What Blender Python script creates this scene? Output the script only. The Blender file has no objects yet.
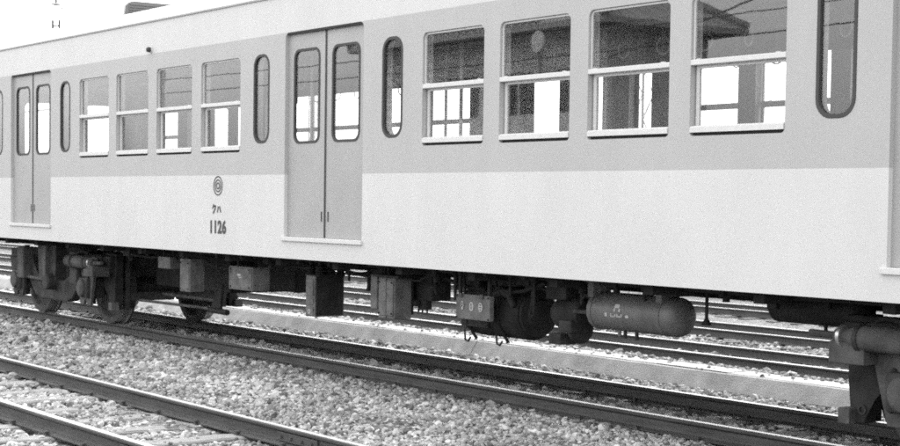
import bpy, bmesh, math, random
import numpy as np
from mathutils import Matrix, Vector, Euler

random.seed(7)
rng = np.random.default_rng(7)
R = math.radians
SC = bpy.context.scene
COL = SC.collection

# ------------------------------------------------------------------ camera
YAW, PIT, ROL = 0.61816, 0.044498, 0.013866      # measured from the photograph's vanishing points
fw = Vector((-math.cos(YAW)*math.cos(PIT), math.sin(YAW)*math.cos(PIT), -math.sin(PIT)))
r0 = fw.cross(Vector((0, 0, 1))).normalized(); u0 = r0.cross(fw)
rr = math.cos(ROL)*r0 + math.sin(ROL)*u0
uu = -math.sin(ROL)*r0 + math.cos(ROL)*u0
cam = bpy.data.cameras.new('camera'); camo = bpy.data.objects.new('camera', cam); COL.objects.link(camo)
m = Matrix((( rr.x, uu.x, -fw.x, 0.0), (rr.y, uu.y, -fw.y, -7.1579), (rr.z, uu.z, -fw.z, 1.5156), (0, 0, 0, 1)))
camo.matrix_world = m
cam.sensor_width = 36; cam.lens = 1617.0/900*36; cam.shift_y = (273.76-223)/900
cam.clip_start = 0.1; cam.clip_end = 3000
cam.dof.use_dof = True; cam.dof.focus_distance = 11.5; cam.dof.aperture_fstop = 8
SC.camera = camo

# ------------------------------------------------------------------ sky and sun (hazy sun stands behind the train)
SUN_DIR = Vector((-0.56, 0.38, 0.76)).normalized()
elev = math.asin(SUN_DIR.z); azim = math.atan2(SUN_DIR.x, SUN_DIR.y)
w = bpy.data.worlds.new('World'); SC.world = w; w.use_nodes = True
nt = w.node_tree; nt.nodes.clear()
sk = nt.nodes.new('ShaderNodeTexSky'); sk.sky_type = 'NISHITA'; sk.sun_disc = False
sk.sun_elevation = elev; sk.sun_rotation = azim
sk.air_density = 4.0; sk.dust_density = 2.0; sk.ozone_density = 1.0; sk.altitude = 0
bw = nt.nodes.new('ShaderNodeRGBToBW'); bg = nt.nodes.new('ShaderNodeBackground'); out = nt.nodes.new('ShaderNodeOutputWorld')
nt.links.new(sk.outputs[0], bw.inputs[0]); nt.links.new(bw.outputs[0], bg.inputs[0]); nt.links.new(bg.outputs[0], out.inputs[0])
bg.inputs[1].default_value = 0.15
sl = bpy.data.lights.new('sun', 'SUN'); sl.energy = 0.7; sl.angle = R(14.0)
so = bpy.data.objects.new('sun', sl); COL.objects.link(so)
so.rotation_euler = (-SUN_DIR).to_track_quat('-Z', 'Y').to_euler()

SC.view_settings.view_transform = 'Standard'; SC.view_settings.look = 'None'
SC.view_settings.exposure = 2.05; SC.view_settings.gamma = 1.0
SC.cycles.use_denoising = False
SC.cycles.use_adaptive_sampling = True; SC.cycles.adaptive_threshold = 0.018; SC.cycles.adaptive_min_samples = 40
SC.cycles.max_bounces = 8; SC.cycles.diffuse_bounces = 4; SC.cycles.transparent_max_bounces = 16
SC.cycles.filter_width = 1.9

# ------------------------------------------------------------------ materials
def mat(name, v, rough=0.6, var=0.0, scale=6.0, bump=0.0, bscale=60.0, metal=0.0, spec=0.4, stretch=(1, 1, 1), detail=5.0):
    M = bpy.data.materials.new(name); M.use_nodes = True
    N = M.node_tree; b = N.nodes['Principled BSDF']
    b.inputs['Base Color'].default_value = (v, v, v, 1)
    b.inputs['Roughness'].default_value = rough; b.inputs['Metallic'].default_value = metal
    b.inputs['Specular IOR Level'].default_value = spec
    if var or bump:
        tc = N.nodes.new('ShaderNodeTexCoord'); mp = N.nodes.new('ShaderNodeMapping'); mp.inputs['Scale'].default_value = stretch
        N.links.new(tc.outputs['Object'], mp.inputs[0])
    if var:
        n = N.nodes.new('ShaderNodeTexNoise'); n.inputs['Scale'].default_value = scale; n.inputs['Detail'].default_value = detail
        N.links.new(mp.outputs[0], n.inputs['Vector'])
        mr = N.nodes.new('ShaderNodeMapRange'); mr.inputs[1].default_value = 0.3; mr.inputs[2].default_value = 0.7
        mr.inputs[3].default_value = v*(1-var); mr.inputs[4].default_value = min(0.9, v*(1+var))
        N.links.new(n.outputs[0], mr.inputs[0]); N.links.new(mr.outputs[0], b.inputs['Base Color'])
    if bump:
        n2 = N.nodes.new('ShaderNodeTexNoise'); n2.inputs['Scale'].default_value = bscale; n2.inputs['Detail'].default_value = 4
        N.links.new(mp.outputs[0], n2.inputs['Vector'])
        bp = N.nodes.new('ShaderNodeBump'); bp.inputs['Strength'].default_value = bump; bp.inputs['Distance'].default_value = 0.02
        N.links.new(n2.outputs[0], bp.inputs['Height']); N.links.new(bp.outputs[0], b.inputs['Normal'])
    return M

def paint_mat():
    """two-tone livery: pale below the waist and above the windows, mid tone through the window band"""
    M = bpy.data.materials.new('two_tone_paint'); M.use_nodes = True; N = M.node_tree; b = N.nodes['Principled BSDF']
    tc = N.nodes.new('ShaderNodeTexCoord'); sp = N.nodes.new('ShaderNodeSeparateXYZ'); N.links.new(tc.outputs['Object'], sp.inputs[0])
    def gt(a):
        k = N.nodes.new('ShaderNodeMath'); k.operation = 'GREATER_THAN'; k.inputs[1].default_value = a
        N.links.new(sp.outputs[2], k.inputs[0]); return k
    a, c = gt(1.737), gt(2.992)
    d = N.nodes.new('ShaderNodeMath'); d.operation = 'SUBTRACT'; N.links.new(a.outputs[0], d.inputs[0]); N.links.new(c.outputs[0], d.inputs[1])
    mx = N.nodes.new('ShaderNodeMix'); mx.data_type = 'RGBA'
    mx.inputs[6].default_value = (.53, .53, .53, 1); mx.inputs[7].default_value = (.385, .385, .385, 1)
    N.links.new(d.outputs[0], mx.inputs[0])
    # rain streaks, dust and a fine orange-peel unevenness
    mp = N.nodes.new('ShaderNodeMapping'); mp.inputs['Scale'].default_value = (3, 3, .7); N.links.new(tc.outputs['Object'], mp.inputs[0])
    n = N.nodes.new('ShaderNodeTexNoise'); n.inputs['Scale'].default_value = 1.6; n.inputs['Detail'].default_value = 7; N.links.new(mp.outputs[0], n.inputs['Vector'])
    n3 = N.nodes.new('ShaderNodeTexNoise'); n3.inputs['Scale'].default_value = 1.1; n3.inputs['Detail'].default_value = 4; N.links.new(tc.outputs['Object'], n3.inputs['Vector'])
    ad = N.nodes.new('ShaderNodeMath'); ad.operation = 'ADD'; N.links.new(n.outputs[0], ad.inputs[0]); N.links.new(n3.outputs[0], ad.inputs[1])
    mr = N.nodes.new('ShaderNodeMapRange'); mr.inputs[1].default_value = .7; mr.inputs[2].default_value = 1.3; mr.inputs[3].default_value = .96; mr.inputs[4].default_value = 1.03
    N.links.new(ad.outputs[0], mr.inputs[0])
    mm = N.nodes.new('ShaderNodeMix'); mm.data_type = 'RGBA'; mm.blend_type = 'MULTIPLY'; mm.inputs[0].default_value = 1
    N.links.new(mx.outputs[2], mm.inputs[6]); N.links.new(mr.outputs[0], mm.inputs[7]); N.links.new(mm.outputs[2], b.inputs['Base Color'])
    b.inputs['Roughness'].default_value = .5; b.inputs['Specular IOR Level'].default_value = .25
    n2 = N.nodes.new('ShaderNodeTexNoise'); n2.inputs['Scale'].default_value = 2.2; n2.inputs['Detail'].default_value = 2; N.links.new(tc.outputs['Object'], n2.inputs['Vector'])
    bp = N.nodes.new('ShaderNodeBump'); bp.inputs['Strength'].default_value = .12; bp.inputs['Distance'].default_value = .02
    N.links.new(n2.outputs[0], bp.inputs['Height']); N.links.new(bp.outputs[0], b.inputs['Normal'])
    return M

def glass_mat(name='window_glass', tint=.955):
    M = bpy.data.materials.new(name); M.use_nodes = True; N = M.node_tree
    N.nodes.remove(N.nodes['Principled BSDF']); o = N.nodes['Material Output']
    tr = N.nodes.new('ShaderNodeBsdfTransparent'); tr.inputs[0].default_value = (tint, tint, tint, 1)
    gl = N.nodes.new('ShaderNodeBsdfGlossy'); gl.inputs['Roughness'].default_value = .015; gl.inputs[0].default_value = (1, 1, 1, 1)
    lw = N.nodes.new('ShaderNodeLayerWeight'); lw.inputs[0].default_value = .5
    pw = N.nodes.new('ShaderNodeMath'); pw.operation = 'POWER'; pw.inputs[1].default_value = 5; N.links.new(lw.outputs['Facing'], pw.inputs[0])
    ma = N.nodes.new('ShaderNodeMath'); ma.operation = 'MULTIPLY_ADD'; ma.inputs[1].default_value = .95; ma.inputs[2].default_value = .062
    N.links.new(pw.outputs[0], ma.inputs[0])
    mx = N.nodes.new('ShaderNodeMixShader'); N.links.new(ma.outputs[0], mx.inputs[0]); N.links.new(tr.outputs[0], mx.inputs[1]); N.links.new(gl.outputs[0], mx.inputs[2])
    # slightly wavy old plate glass
    tc = N.nodes.new('ShaderNodeTexCoord'); n = N.nodes.new('ShaderNodeTexNoise'); n.inputs['Scale'].default_value = 2.5; N.links.new(tc.outputs['Object'], n.inputs['Vector'])
    bp = N.nodes.new('ShaderNodeBump'); bp.inputs['Strength'].default_value = .012; bp.inputs['Distance'].default_value = .02; N.links.new(n.outputs[0], bp.inputs['Height'])
    N.links.new(bp.outputs[0], gl.inputs['Normal'])
    N.links.new(mx.outputs[0], o.inputs[0]); return M

def stone_mat(name, lo, hi):
    M = bpy.data.materials.new(name); M.use_nodes = True; N = M.node_tree; b = N.nodes['Principled BSDF']
    at = N.nodes.new('ShaderNodeAttribute'); at.attribute_name = 'tone'
    tc = N.nodes.new('ShaderNodeTexCoord'); n = N.nodes.new('ShaderNodeTexNoise'); n.inputs['Scale'].default_value = 55; n.inputs['Detail'].default_value = 4
    N.links.new(tc.outputs['Object'], n.inputs['Vector'])
    n2 = N.nodes.new('ShaderNodeTexNoise'); n2.inputs['Scale'].default_value = .9; n2.inputs['Detail'].default_value = 5; N.links.new(tc.outputs['Object'], n2.inputs['Vector'])
    mr = N.nodes.new('ShaderNodeMapRange'); mr.inputs[3].default_value = lo; mr.inputs[4].default_value = hi; N.links.new(at.outputs['Fac'], mr.inputs[0])
    m1 = N.nodes.new('ShaderNodeMapRange'); m1.inputs[1].default_value = .3; m1.inputs[2].default_value = .7; m1.inputs[3].default_value = .8; m1.inputs[4].default_value = 1.15; N.links.new(n.outputs[0], m1.inputs[0])
    m2 = N.nodes.new('ShaderNodeMapRange'); m2.inputs[1].default_value = .35; m2.inputs[2].default_value = .65; m2.inputs[3].default_value = .72; m2.inputs[4].default_value = 1.15; N.links.new(n2.outputs[0], m2.inputs[0])
    k = N.nodes.new('ShaderNodeMath'); k.operation = 'MULTIPLY'; N.links.new(mr.outputs[0], k.inputs[0]); N.links.new(m1.outputs[0], k.inputs[1])
    k2 = N.nodes.new('ShaderNodeMath'); k2.operation = 'MULTIPLY'; N.links.new(k.outputs[0], k2.inputs[0]); N.links.new(m2.outputs[0], k2.inputs[1])
    N.links.new(k2.outputs[0], b.inputs['Base Color']); b.inputs['Roughness'].default_value = .85; b.inputs['Specular IOR Level'].default_value = .25
    return M

def ground_mat():
    M = bpy.data.materials.new('ballast_bed'); M.use_nodes = True; N = M.node_tree; b = N.nodes['Principled BSDF']
    tc = N.nodes.new('ShaderNodeTexCoord')
    v = N.nodes.new('ShaderNodeTexVoronoi'); v.inputs['Scale'].default_value = 24; N.links.new(tc.outputs['Object'], v.inputs['Vector'])
    s = N.nodes.new('ShaderNodeSeparateColor'); N.links.new(v.outputs['Color'], s.inputs[0])
    mr = N.nodes.new('ShaderNodeMapRange'); mr.inputs[3].default_value = .05; mr.inputs[4].default_value = .24; N.links.new(s.outputs[0], mr.inputs[0])
    n2 = N.nodes.new('ShaderNodeTexNoise'); n2.inputs['Scale'].default_value = .6; n2.inputs['Detail'].default_value = 6; N.links.new(tc.outputs['Object'], n2.inputs['Vector'])
    m2 = N.nodes.new('ShaderNodeMapRange'); m2.inputs[1].default_value = .35; m2.inputs[2].default_value = .65; m2.inputs[3].default_value = .75; m2.inputs[4].default_value = 1.1; N.links.new(n2.outputs[0], m2.inputs[0])
    k = N.nodes.new('ShaderNodeMath'); k.operation = 'MULTIPLY'; N.links.new(mr.outputs[0], k.inputs[0]); N.links.new(m2.outputs[0], k.inputs[1])
    N.links.new(k.outputs[0], b.inputs['Base Color']); b.inputs['Roughness'].default_value = .9; b.inputs['Specular IOR Level'].default_value = .2
    inv = N.nodes.new('ShaderNodeMath'); inv.operation = 'SUBTRACT'; inv.inputs[0].default_value = 1; N.links.new(v.outputs['Distance'], inv.inputs[1])
    bp = N.nodes.new('ShaderNodeBump'); bp.inputs['Strength'].default_value = .9; bp.inputs['Distance'].default_value = .04; N.links.new(inv.outputs[0], bp.inputs['Height'])
    N.links.new(bp.outputs[0], b.inputs['Normal']); return M

PAINT = paint_mat(); GLASS = glass_mat()
DOORP = mat('door_paint', .315, .45, .05, 3, .05, 3)
ALU = mat('pale_window_metal', .55, .4, .04, 20, spec=.4)
RUBBER = mat('dark_rubber', .045, .7)
SEAM = mat('dark_gap', .03, .8)
ROOFP = mat('roof_paint', .36, .7, .08, 2)
LINING = mat('interior_lining', .42, .6, .05, 3)
CEIL = mat('interior_ceiling', .42, .6)
SEATM = mat('seat_moquette', .08, .9, .2, 40)
UNDER = mat('underframe_grime', .025, .85, .35, 5, .3, 40, spec=.15)
IRON = mat('bogie_iron', .035, .7, .5, 7, .35, 45, spec=.2)
IRONL = mat('dusty_bogie_iron', .075, .75, .45, 6, .3, 40, spec=.2)
BOXG = mat('equipment_grey', .12, .65, .35, 9, .2, 35, spec=.2)
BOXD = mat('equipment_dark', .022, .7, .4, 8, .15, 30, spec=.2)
TANKM = mat('tank_grey', .095, .5, .25, 6, .1, 30, spec=.5)
WHEELM = mat('wheel_steel', .045, .65, .4, 8, .3, 40, spec=.25)
STEELTOP = mat('worn_steel', .5, .35, .2, 10, metal=.8)
RAILS = mat('rusty_rail', .05, .7, .35, 6, .3, 60, stretch=(.4, 3, 3))
RAILTOP = mat('rail_running_surface', .36, .42, .2, 4, metal=.75, stretch=(.2, 12, 1))
WOOD = mat('weathered_sleeper', .22, .9, .4, 5, .6, 14, stretch=(14, 1, 8))
WOODD = mat('tarred_sleeper', .10, .9, .4, 5, .6, 14, stretch=(14, 1, 8))
CONC = mat('trough_concrete', .28, .85, .22, 5, .25, 60)
INK = mat('dark_lettering', .04, .5)
CHALK = mat('pale_stencil', .4, .8)
RINGM = mat('strap_ring', .5, .4)
STRAPM = mat('strap_webbing', .3, .8)
POLE = mat('catenary_steel', .30, .6, .2, 4)
WIRE = mat('overhead_wire', .06, .6)
PORC = mat('porcelain', .35, .25)
STONE = stone_mat('ballast_stone', .10, .56)
GROUND = ground_mat()

# ------------------------------------------------------------------ helpers
def tag(o, label=None, cat=None, group=None, kind=None):
    if label: o['label'] = label
    if cat: o['category'] = cat
    if group: o['group'] = group
    if kind: o['kind'] = kind
    return o
def put(name, me, mt=None, parent=None, mw=None):
    o = bpy.data.objects.new(name, me); COL.objects.link(o)
    if mt is not None and me is not None and not me.materials: me.materials.append(mt)
    if mw is not None: o.matrix_basis = mw
    if parent is not None:
        o.parent = parent; o.matrix_parent_inverse = parent.matrix_basis.inverted()
    return o
def empty(name, loc):
    o = bpy.data.objects.new(name, None); COL.objects.link(o); o.location = loc; o.empty_display_size = .2
    o.matrix_basis = Matrix.Translation(loc); return o
def fin(bm, name='mesh', smooth=False, ang=None):
    bmesh.ops.recalc_face_normals(bm, faces=bm.faces[:])
    me = bpy.data.meshes.new(name); bm.to_mesh(me); bm.free()
    if smooth:
        for p in me.polygons: p.use_smooth = True
        if ang: 
            me.set_sharp_from_angle(angle=R(ang))
    return me
def box(bm, x0, x1, y0, y1, z0, z1, bev=0.0):
    g = bmesh.ops.create_cube(bm, size=1, matrix=Matrix.Translation(((x0+x1)/2, (y0+y1)/2, (z0+z1)/2)) @ Matrix.Diagonal((abs(x1-x0), abs(y1-y0), abs(z1-z0), 1)))
    if bev:
        es = list({e for v in g['verts'] for e in v.link_edges})
        bmesh.ops.bevel(bm, geom=es, offset=bev, segments=2, affect='EDGES', profile=.6)
def boxm(*a, bev=.006):
    bm = bmesh.new(); box(bm, *a, bev=bev); return fin(bm)
def cyl(bm, p0, p1, r, seg=14, r2=None):
    p0, p1 = Vector(p0), Vector(p1); d = p1-p0
    mw = Matrix.Translation((p0+p1)/2) @ d.to_track_quat('Z', 'Y').to_matrix().to_4x4()
    bmesh.ops.create_cone(bm, cap_ends=True, cap_tris=False, segments=seg, radius1=r, radius2=r if r2 is None else r2, depth=d.length, matrix=mw)
def cylm(p0, p1, r, seg=16, r2=None):
    bm = bmesh.new(); cyl(bm, p0, p1, r, seg, r2); return fin(bm, smooth=True, ang=40)
def tube(bm, pts, r, seg=8):
    for a, b in zip(pts[:-1], pts[1:]): cyl(bm, a, b, r, seg)
    for a in pts[1:-1]: bmesh.ops.create_icosphere(bm, subdivisions=1, radius=r*1.02, matrix=Matrix.Translation(a))
def tubem(pts, r, seg=8):
    bm = bmesh.new(); tube(bm, pts, r, seg); return fin(bm, smooth=True, ang=40)
def lathe(bm, prof, axis='X', origin=(0, 0, 0), seg=24):
    """prof: list of (distance along axis, radius)"""
    rings = []; ox = Vector(origin)
    for d, r in prof:
        ring = []
        for k in range(seg):
            a = 2*math.pi*k/seg; c, s = r*math.cos(a), r*math.sin(a)
            v = Vector((d, c, s)) if axis == 'X' else (Vector((c, d, s)) if axis == 'Y' else Vector((c, s, d)))
            ring.append(bm.verts.new(v+ox))
        rings.append(ring)
    for A, B in zip(rings[:-1], rings[1:]):
        for k in range(seg): bm.faces.new((A[k], A[(k+1) % seg], B[(k+1) % seg], B[k]))
    bm.faces.new(rings[0]); bm.faces.new(rings[-1])
def lathem(*a, ang=35, **k):
    bm = bmesh.new(); lathe(bm, *a, **k); return fin(bm, smooth=True, ang=ang)
def prism(bm, poly, y0, y1):
    """polygon in XZ pushed along Y"""
    a = [bm.verts.new((x, y0, z)) for x, z in poly]; b = [bm.verts.new((x, y1, z)) for x, z in poly]
    bm.faces.new(a); bm.faces.new(b[::-1]); n = len(poly)
    for i in range(n): bm.faces.new((a[i], b[i], b[(i+1) % n], a[(i+1) % n]))
def prismx(bm, poly, x0, x1):
    """polygon in YZ pushed along X"""
    a = [bm.verts.new((x0, y, z)) for y, z in poly]; b = [bm.verts.new((x1, y, z)) for y, z in poly]
    bm.faces.new(a); bm.faces.new(b[::-1]); n = len(poly)
    for i in range(n): bm.faces.new((a[i], b[i], b[(i+1) % n], a[(i+1) % n]))
def prismm(poly, y0, y1, bev=0):
    bm = bmesh.new(); prism(bm, poly, y0, y1)
    if bev: bmesh.ops.bevel(bm, geom=bm.edges[:], offset=bev, segments=1, affect='EDGES')
    return fin(bm)
def rrect(x0, x1, z0, z1, rt, rb=None, n=6):
    rb = rt if rb is None else rb; pts = []
    for cx, cz, r, a0 in ((x1-rt, z1-rt, rt, 0), (x0+rt, z1-rt, rt, 90), (x0+rb, z0+rb, rb, 180), (x1-rb, z0+rb, rb, 270)):
        if r < 1e-4: pts.append((cx, cz)); continue
        for k in range(n+1):
            a = R(a0+90*k/n); pts.append((cx+r*math.cos(a), cz+r*math.sin(a)))
    return pts
def circ(cx, cz, r, n=36, sx=1): return [(cx+sx*r*math.cos(2*math.pi*k/n), cz+r*math.sin(2*math.pi*k/n)) for k in range(n)]
def curve_mesh(cd):
    o = bpy.data.objects.new('tmp', cd); COL.objects.link(o)
    dg = bpy.context.evaluated_depsgraph_get(); dg.update()
    me = bpy.data.meshes.new_from_object(o.evaluated_get(dg)); COL.objects.unlink(o); bpy.data.objects.remove(o); bpy.data.curves.remove(cd)
    me.materials.clear(); return me
def plate(outer, holes, y0, y1):
    """flat plate in XZ with openings, front face at y0, back at y1"""
    cd = bpy.data.curves.new('tmp', 'CURVE'); cd.dimensions = '2D'; cd.fill_mode = 'BOTH'; cd.extrude = (y1-y0)/2
    for poly in [outer]+list(holes):
        s = cd.splines.new('POLY'); s.points.add(len(poly)-1); s.use_cyclic_u = True
        for p, (x, z) in zip(s.points, poly): p.co = (x, z, 0, 1)
    me = curve_mesh(cd)
    me.transform(Matrix.Translation((0, (y0+y1)/2, 0)) @ Matrix.Rotation(math.pi/2, 4, 'X')); me.update(); return me
def ring_plate(a, b, y0, y1): return plate(a, [b], y0, y1)
def text_mesh(body, size, thick=.002, off=0.0, space=1.0):
    cd = bpy.data.curves.new('tmp', 'FONT'); cd.body = body; cd.size = size; cd.extrude = thick/2; cd.offset = off
    cd.align_x = 'CENTER'; cd.align_y = 'CENTER'; cd.space_character = space; cd.resolution_u = 4
    me = curve_mesh(cd); me.transform(Matrix.Rotation(math.pi/2, 4, 'X')); return me
T = Matrix.Translation

# ------------------------------------------------------------------ ground
YK = [-400, -30, -5, -2.4, -.6, 1.4, 3.45, 3.70, 3.9, 4.26, 4.28, 4.7, 7.6, 40, 1500]
ZK = [-.6, -.35, -.16, -.158, -.128, -.145, -.215, -.29, -.30, -.30, -.14, -.155, -.60, -.60, -1.5]
def zg(y): return np.interp(y, YK, ZK)
def build_ground():
    ys = np.unique(np.concatenate([[-1200, -400, -120, -60, -30, -15, -9], np.arange(-6, 9, .12), np.arange(9, 32, .5), [3.89, 4.265, 40, 60, 120, 400, 1500]]))
    xs = np.unique(np.concatenate([[-1500, -500, -200, -110, -70], np.arange(-50, 0, .25), [2, 6, 12, 25, 60, 150, 500, 1500]]))
    X, Y = np.meshgrid(xs, ys); Z = zg(Y)
    h = .012*np.sin(X*2.1+Y*3.3)+.012*np.sin(X*.83-Y*4.7+1)+.008*np.sin(X*5.1+Y*1.7+2)
    Z = Z+h*(np.abs(Y) < 30)*(np.abs(Y-4.08) > .25)
    nv = X.size; nx = len(xs)
    idx = np.arange(nv).reshape(X.shape)
    f = np.stack([idx[:-1, :-1], idx[:-1, 1:], idx[1:, 1:], idx[1:, :-1]], -1).reshape(-1, 4)
    me = bpy.data.meshes.new('ground'); me.from_pydata(np.stack([X, Y, Z], -1).reshape(-1, 3).tolist(), [], f.tolist()); me.update()
    return tag(put('ground', me, GROUND), 'pale gravel railway yard ground running under all the tracks', kind='structure')
build_ground()

# ------------------------------------------------------------------ railway tracks
RAILP = [(-.0635, 0), (.0635, 0), (.0635, .010), (.012, .026), (.0085, .045), (.0085, .105), (.030, .122), (.0325, .128), (.0325, .144), (.026, .153), (-.026, .153), (-.0325, .144), (-.0325, .128), (-.030, .122), (-.0085, .105), (-.0085, .045), (-.012, .026), (-.0635, .010)]
RAILP = [(y*.92, z*.8) for y, z in RAILP]
SPIKE = None
def rail_mesh(x0, x1):
    bm = bmesh.new(); prismx(bm, [(y, z-.1224) for y, z in RAILP], x0, x1)
    me = fin(bm); me.materials.append(RAILS); me.materials.append(RAILTOP)
    for p in me.polygons:
        if p.normal.z > .95 and p.center.z > -.01: p.material_index = 1
    return me
GA = 1.067/2+.0325
def sleeper_mesh(v):
    bm = bmesh.new(); l = 1.05; wd = .10
    n = 7; 
    r_ = random.Random(v)
    prev = None
    for i in range(n):
        y = -l+2*l*i/(n-1); a = r_.uniform(-.008, .008); b = r_.uniform(-.01, .006)
        sec = [bm.verts.new(q) for q in ((-wd+a, y, -.14), (wd+a, y, -.14), (wd+a, y, -.012+b), (wd-.012+a, y, b), (-wd+.012+a, y, b), (-wd+a, y, -.012+b))]
        if prev:
            for k in range(6): bm.faces.new((prev[k], prev[(k+1) % 6], sec[(k+1) % 6], sec[k]))
        else: bm.faces.new(sec)
        prev = sec
    bm.faces.new(prev[::-1]); return fin(bm)
SLEEP = {}
def track(yc, zt, x0, x1, label, wood, spikes=False, sl=(0, -1), joints=()):
    t = empty('railway_track', (-12, yc, zt-.3)); tag(t, label, 'railway track')
    me = rail_mesh(x0, x1)
    for s in (-1, 1): put('rail', me, None, t, T((0, yc+s*GA, zt)))
    a, b = sl; k = 0; x = a
    while x < b:
        key = (wood.name, k % 5)
        if key not in SLEEP: SLEEP[key] = sleeper_mesh(k % 5)
        put('sleeper', SLEEP[key], wood, t, T((x+random.uniform(-.03, .03), yc+random.uniform(-.05, .05), zt-.119+random.uniform(-.008, .004))) @ Matrix.Rotation(random.uniform(-.025, .025), 4, 'Z'))
        if spikes:
            for s in (-1, 1):
                for q in (-1, 1):
                    put('spike', SPIKEM, RAILS, t, T((x+q*.03, yc+s*GA+q*.063, zt-.12)))
        x += .64; k += 1
    for jx in joints:
        for s in (-1, 1):
            for q in (-1, 1):
                put('fishplate', FISH, RAILS, t, T((jx, yc+s*GA+q*.017, zt-.066)))
    return t
bm = bmesh.new(); box(bm, -.008, .008, -.008, .008, -.06, .018); box(bm, -.014, .014, -.016, .016, .014, .026); SPIKEM = fin(bm)
bm = bmesh.new(); box(bm, -.26, .26, -.008, .008, -.03, .03, .004)
for k in (-.2, -.07, .07, .2): cyl(bm, (k, -.022, 0), (k, .022, 0), .013, 6)
FISH = fin(bm)
YA, YF = 0.847+1.067/2, -1.843-1.067/2
track(YF, 0.0, -60, 14, 'rusty empty track with half buried sleepers in front of the carriage', WOOD, True, (-24, -2), (-9.2,))
track(YA, 0.0, -90, 30, 'track carrying the carriage, its bogie wheels on the rails', WOODD, True, (-26, -2), ())
track(8.58, -.45, -90, 10, 'empty track just behind the concrete trough', WOODD, False, (-36, -6))
track(11.75, -.45, -110, 10, 'empty yard track, second one behind the concrete trough', WOODD, False, (-44, -8))
track(15.7, -.45, -130, 10, 'empty yard track, third one behind the concrete trough', WOODD, False, (-52, -12))
track(19.7, -.45, -150, 10, 'empty yard track, fourth one behind the concrete trough', WOODD)
track(23.7, -.45, -170, 10, 'empty yard track, farthest one behind the carriage', WOODD)

# ------------------------------------------------------------------ concrete cable trough (one box section after another, with lids)
tr = empty('cable_trough', (-14, 4.07, -.27)); tag(tr, 'low pale concrete cable trough running beside the track behind the carriage', 'cable trough')
bm = bmesh.new(); prismx(bm, [(3.865, -.32), (3.865, -.252), (3.80, -.252), (3.80, -.240), (3.905, -.088), (3.92, -.082), (4.24, -.082), (4.25, -.09), (4.25, -.32)], -.9995, .9995); TSEC = fin(bm)
bm = bmesh.new(); box(bm, -.499, .499, 3.935, 4.235, -.084, -.076, .002); TLID = fin(bm)
x = -45
while x < 2:
    put('trough_section', TSEC, CONC, tr, T((x+1, random.uniform(-.003, .003), random.uniform(-.003, 0))))
    for q in (.5, 1.5): put('trough_lid', TLID, CONC, tr, T((x+q, random.uniform(-.006, .006), random.uniform(-.002, .004))))
    x += 2

# ------------------------------------------------------------------ ballast stones (uncountable: one object)
def stone_protos(n):
    P = []
    for i in range(n):
        bm = bmesh.new(); r_ = random.Random(100+i)
        ks = 13
        for k in range(ks):
            zz = 1-2*(k+.5)/ks; a = k*2.399963+r_.uniform(-.4, .4); q = math.sqrt(1-zz*zz); s = r_.uniform(.78, 1.1)
            bm.verts.new((q*math.cos(a)*s, q*math.sin(a)*s, zz*s))
        res = bmesh.ops.convex_hull(bm, input=bm.verts[:])
        bmesh.ops.delete(bm, geom=[v for v in bm.verts if not v.link_faces], context='VERTS')
        bmesh.ops.triangulate(bm, faces=bm.faces[:]); bmesh.ops.recalc_face_normals(bm, faces=bm.faces[:])
        bm.verts.index_update()
        P.append((np.array([v.co[:] for v in bm.verts]), np.array([[v.index for v in f.verts] for f in bm.faces])))
        bm.free()
    return P
PROTO = stone_protos(24)
def stones(name, label, x, y, z, size):
    n = len(x); kind = rng.integers(0, len(PROTO), n)
    V, F, TN = [], [], []; base = 0
    for k, (pv, pf) in enumerate(PROTO):
        id_ = np.where(kind == k)[0]
        if not len(id_): continue
        m_ = len(id_)
        q = rng.normal(size=(m_, 4)); q /= np.linalg.norm(q, axis=1)[:, None]; a, b, c, d = q.T
        RM = np.stack([np.stack([1-2*(c*c+d*d), 2*(b*c-a*d), 2*(b*d+a*c)], -1), np.stack([2*(b*c+a*d), 1-2*(b*b+d*d), 2*(c*d-a*b)], -1), np.stack([2*(b*d-a*c), 2*(c*d+a*b), 1-2*(b*b+c*c)], -1)], 1)
        asp = np.stack([rng.uniform(.85, 1.35, m_), rng.uniform(.75, 1.1, m_), rng.uniform(.55, .9, m_)], -1)
        v = np.einsum('nij,nkj->nki', RM, pv[None]*asp[:, None, :])*size[id_][:, None, None]
        v[:, :, 2] *= .85
        v += np.stack([x[id_], y[id_], z[id_]], -1)[:, None, :]
        V.append(v.reshape(-1, 3)); F.append((pf[None]+(np.arange(m_)*len(pv))[:, None, None]+base).reshape(-1, 3)); base += m_*len(pv)
        yy_ = y[id_]; xx_ = x[id_]
        stain = np.zeros(m_)
        for q in (YF-GA, YF+GA, YA-GA, YA+GA): stain = np.maximum(stain, np.exp(-((yy_-q)/.22)**2))
        stain *= np.clip(.55+.45*np.sin(xx_*1.9+yy_*3)*np.sin(xx_*.73+1.3), 0, 1)
        bgd = (yy_ > 3)*.22
        TN.append(np.repeat(np.clip(rng.normal(.52, .26, m_)-.42*stain-bgd, 0, 1), len(pv)))
    V = np.concatenate(V).astype(np.float32); F = np.concatenate(F).astype(np.int32); TN = np.concatenate(TN).astype(np.float32)
    me = bpy.data.meshes.new(name)
    me.vertices.add(len(V)); me.vertices.foreach_set('co', V.ravel())
    me.loops.add(F.size); me.loops.foreach_set('vertex_index', F.ravel())
    me.polygons.add(len(F)); me.polygons.foreach_set('loop_start', np.arange(0, F.size, 3, dtype=np.int32))
    at = me.attributes.new('tone', 'FLOAT', 'POINT'); at.data.foreach_set('value', TN)
    me.update(calc_edges=True)
    me.polygons.foreach_set('use_smooth', np.ones(len(F), bool)); me.set_sharp_from_angle(angle=R(28))
    o = put(name, me, STONE); tag(o, label, 'ballast', kind='stuff'); return len(F)
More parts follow.
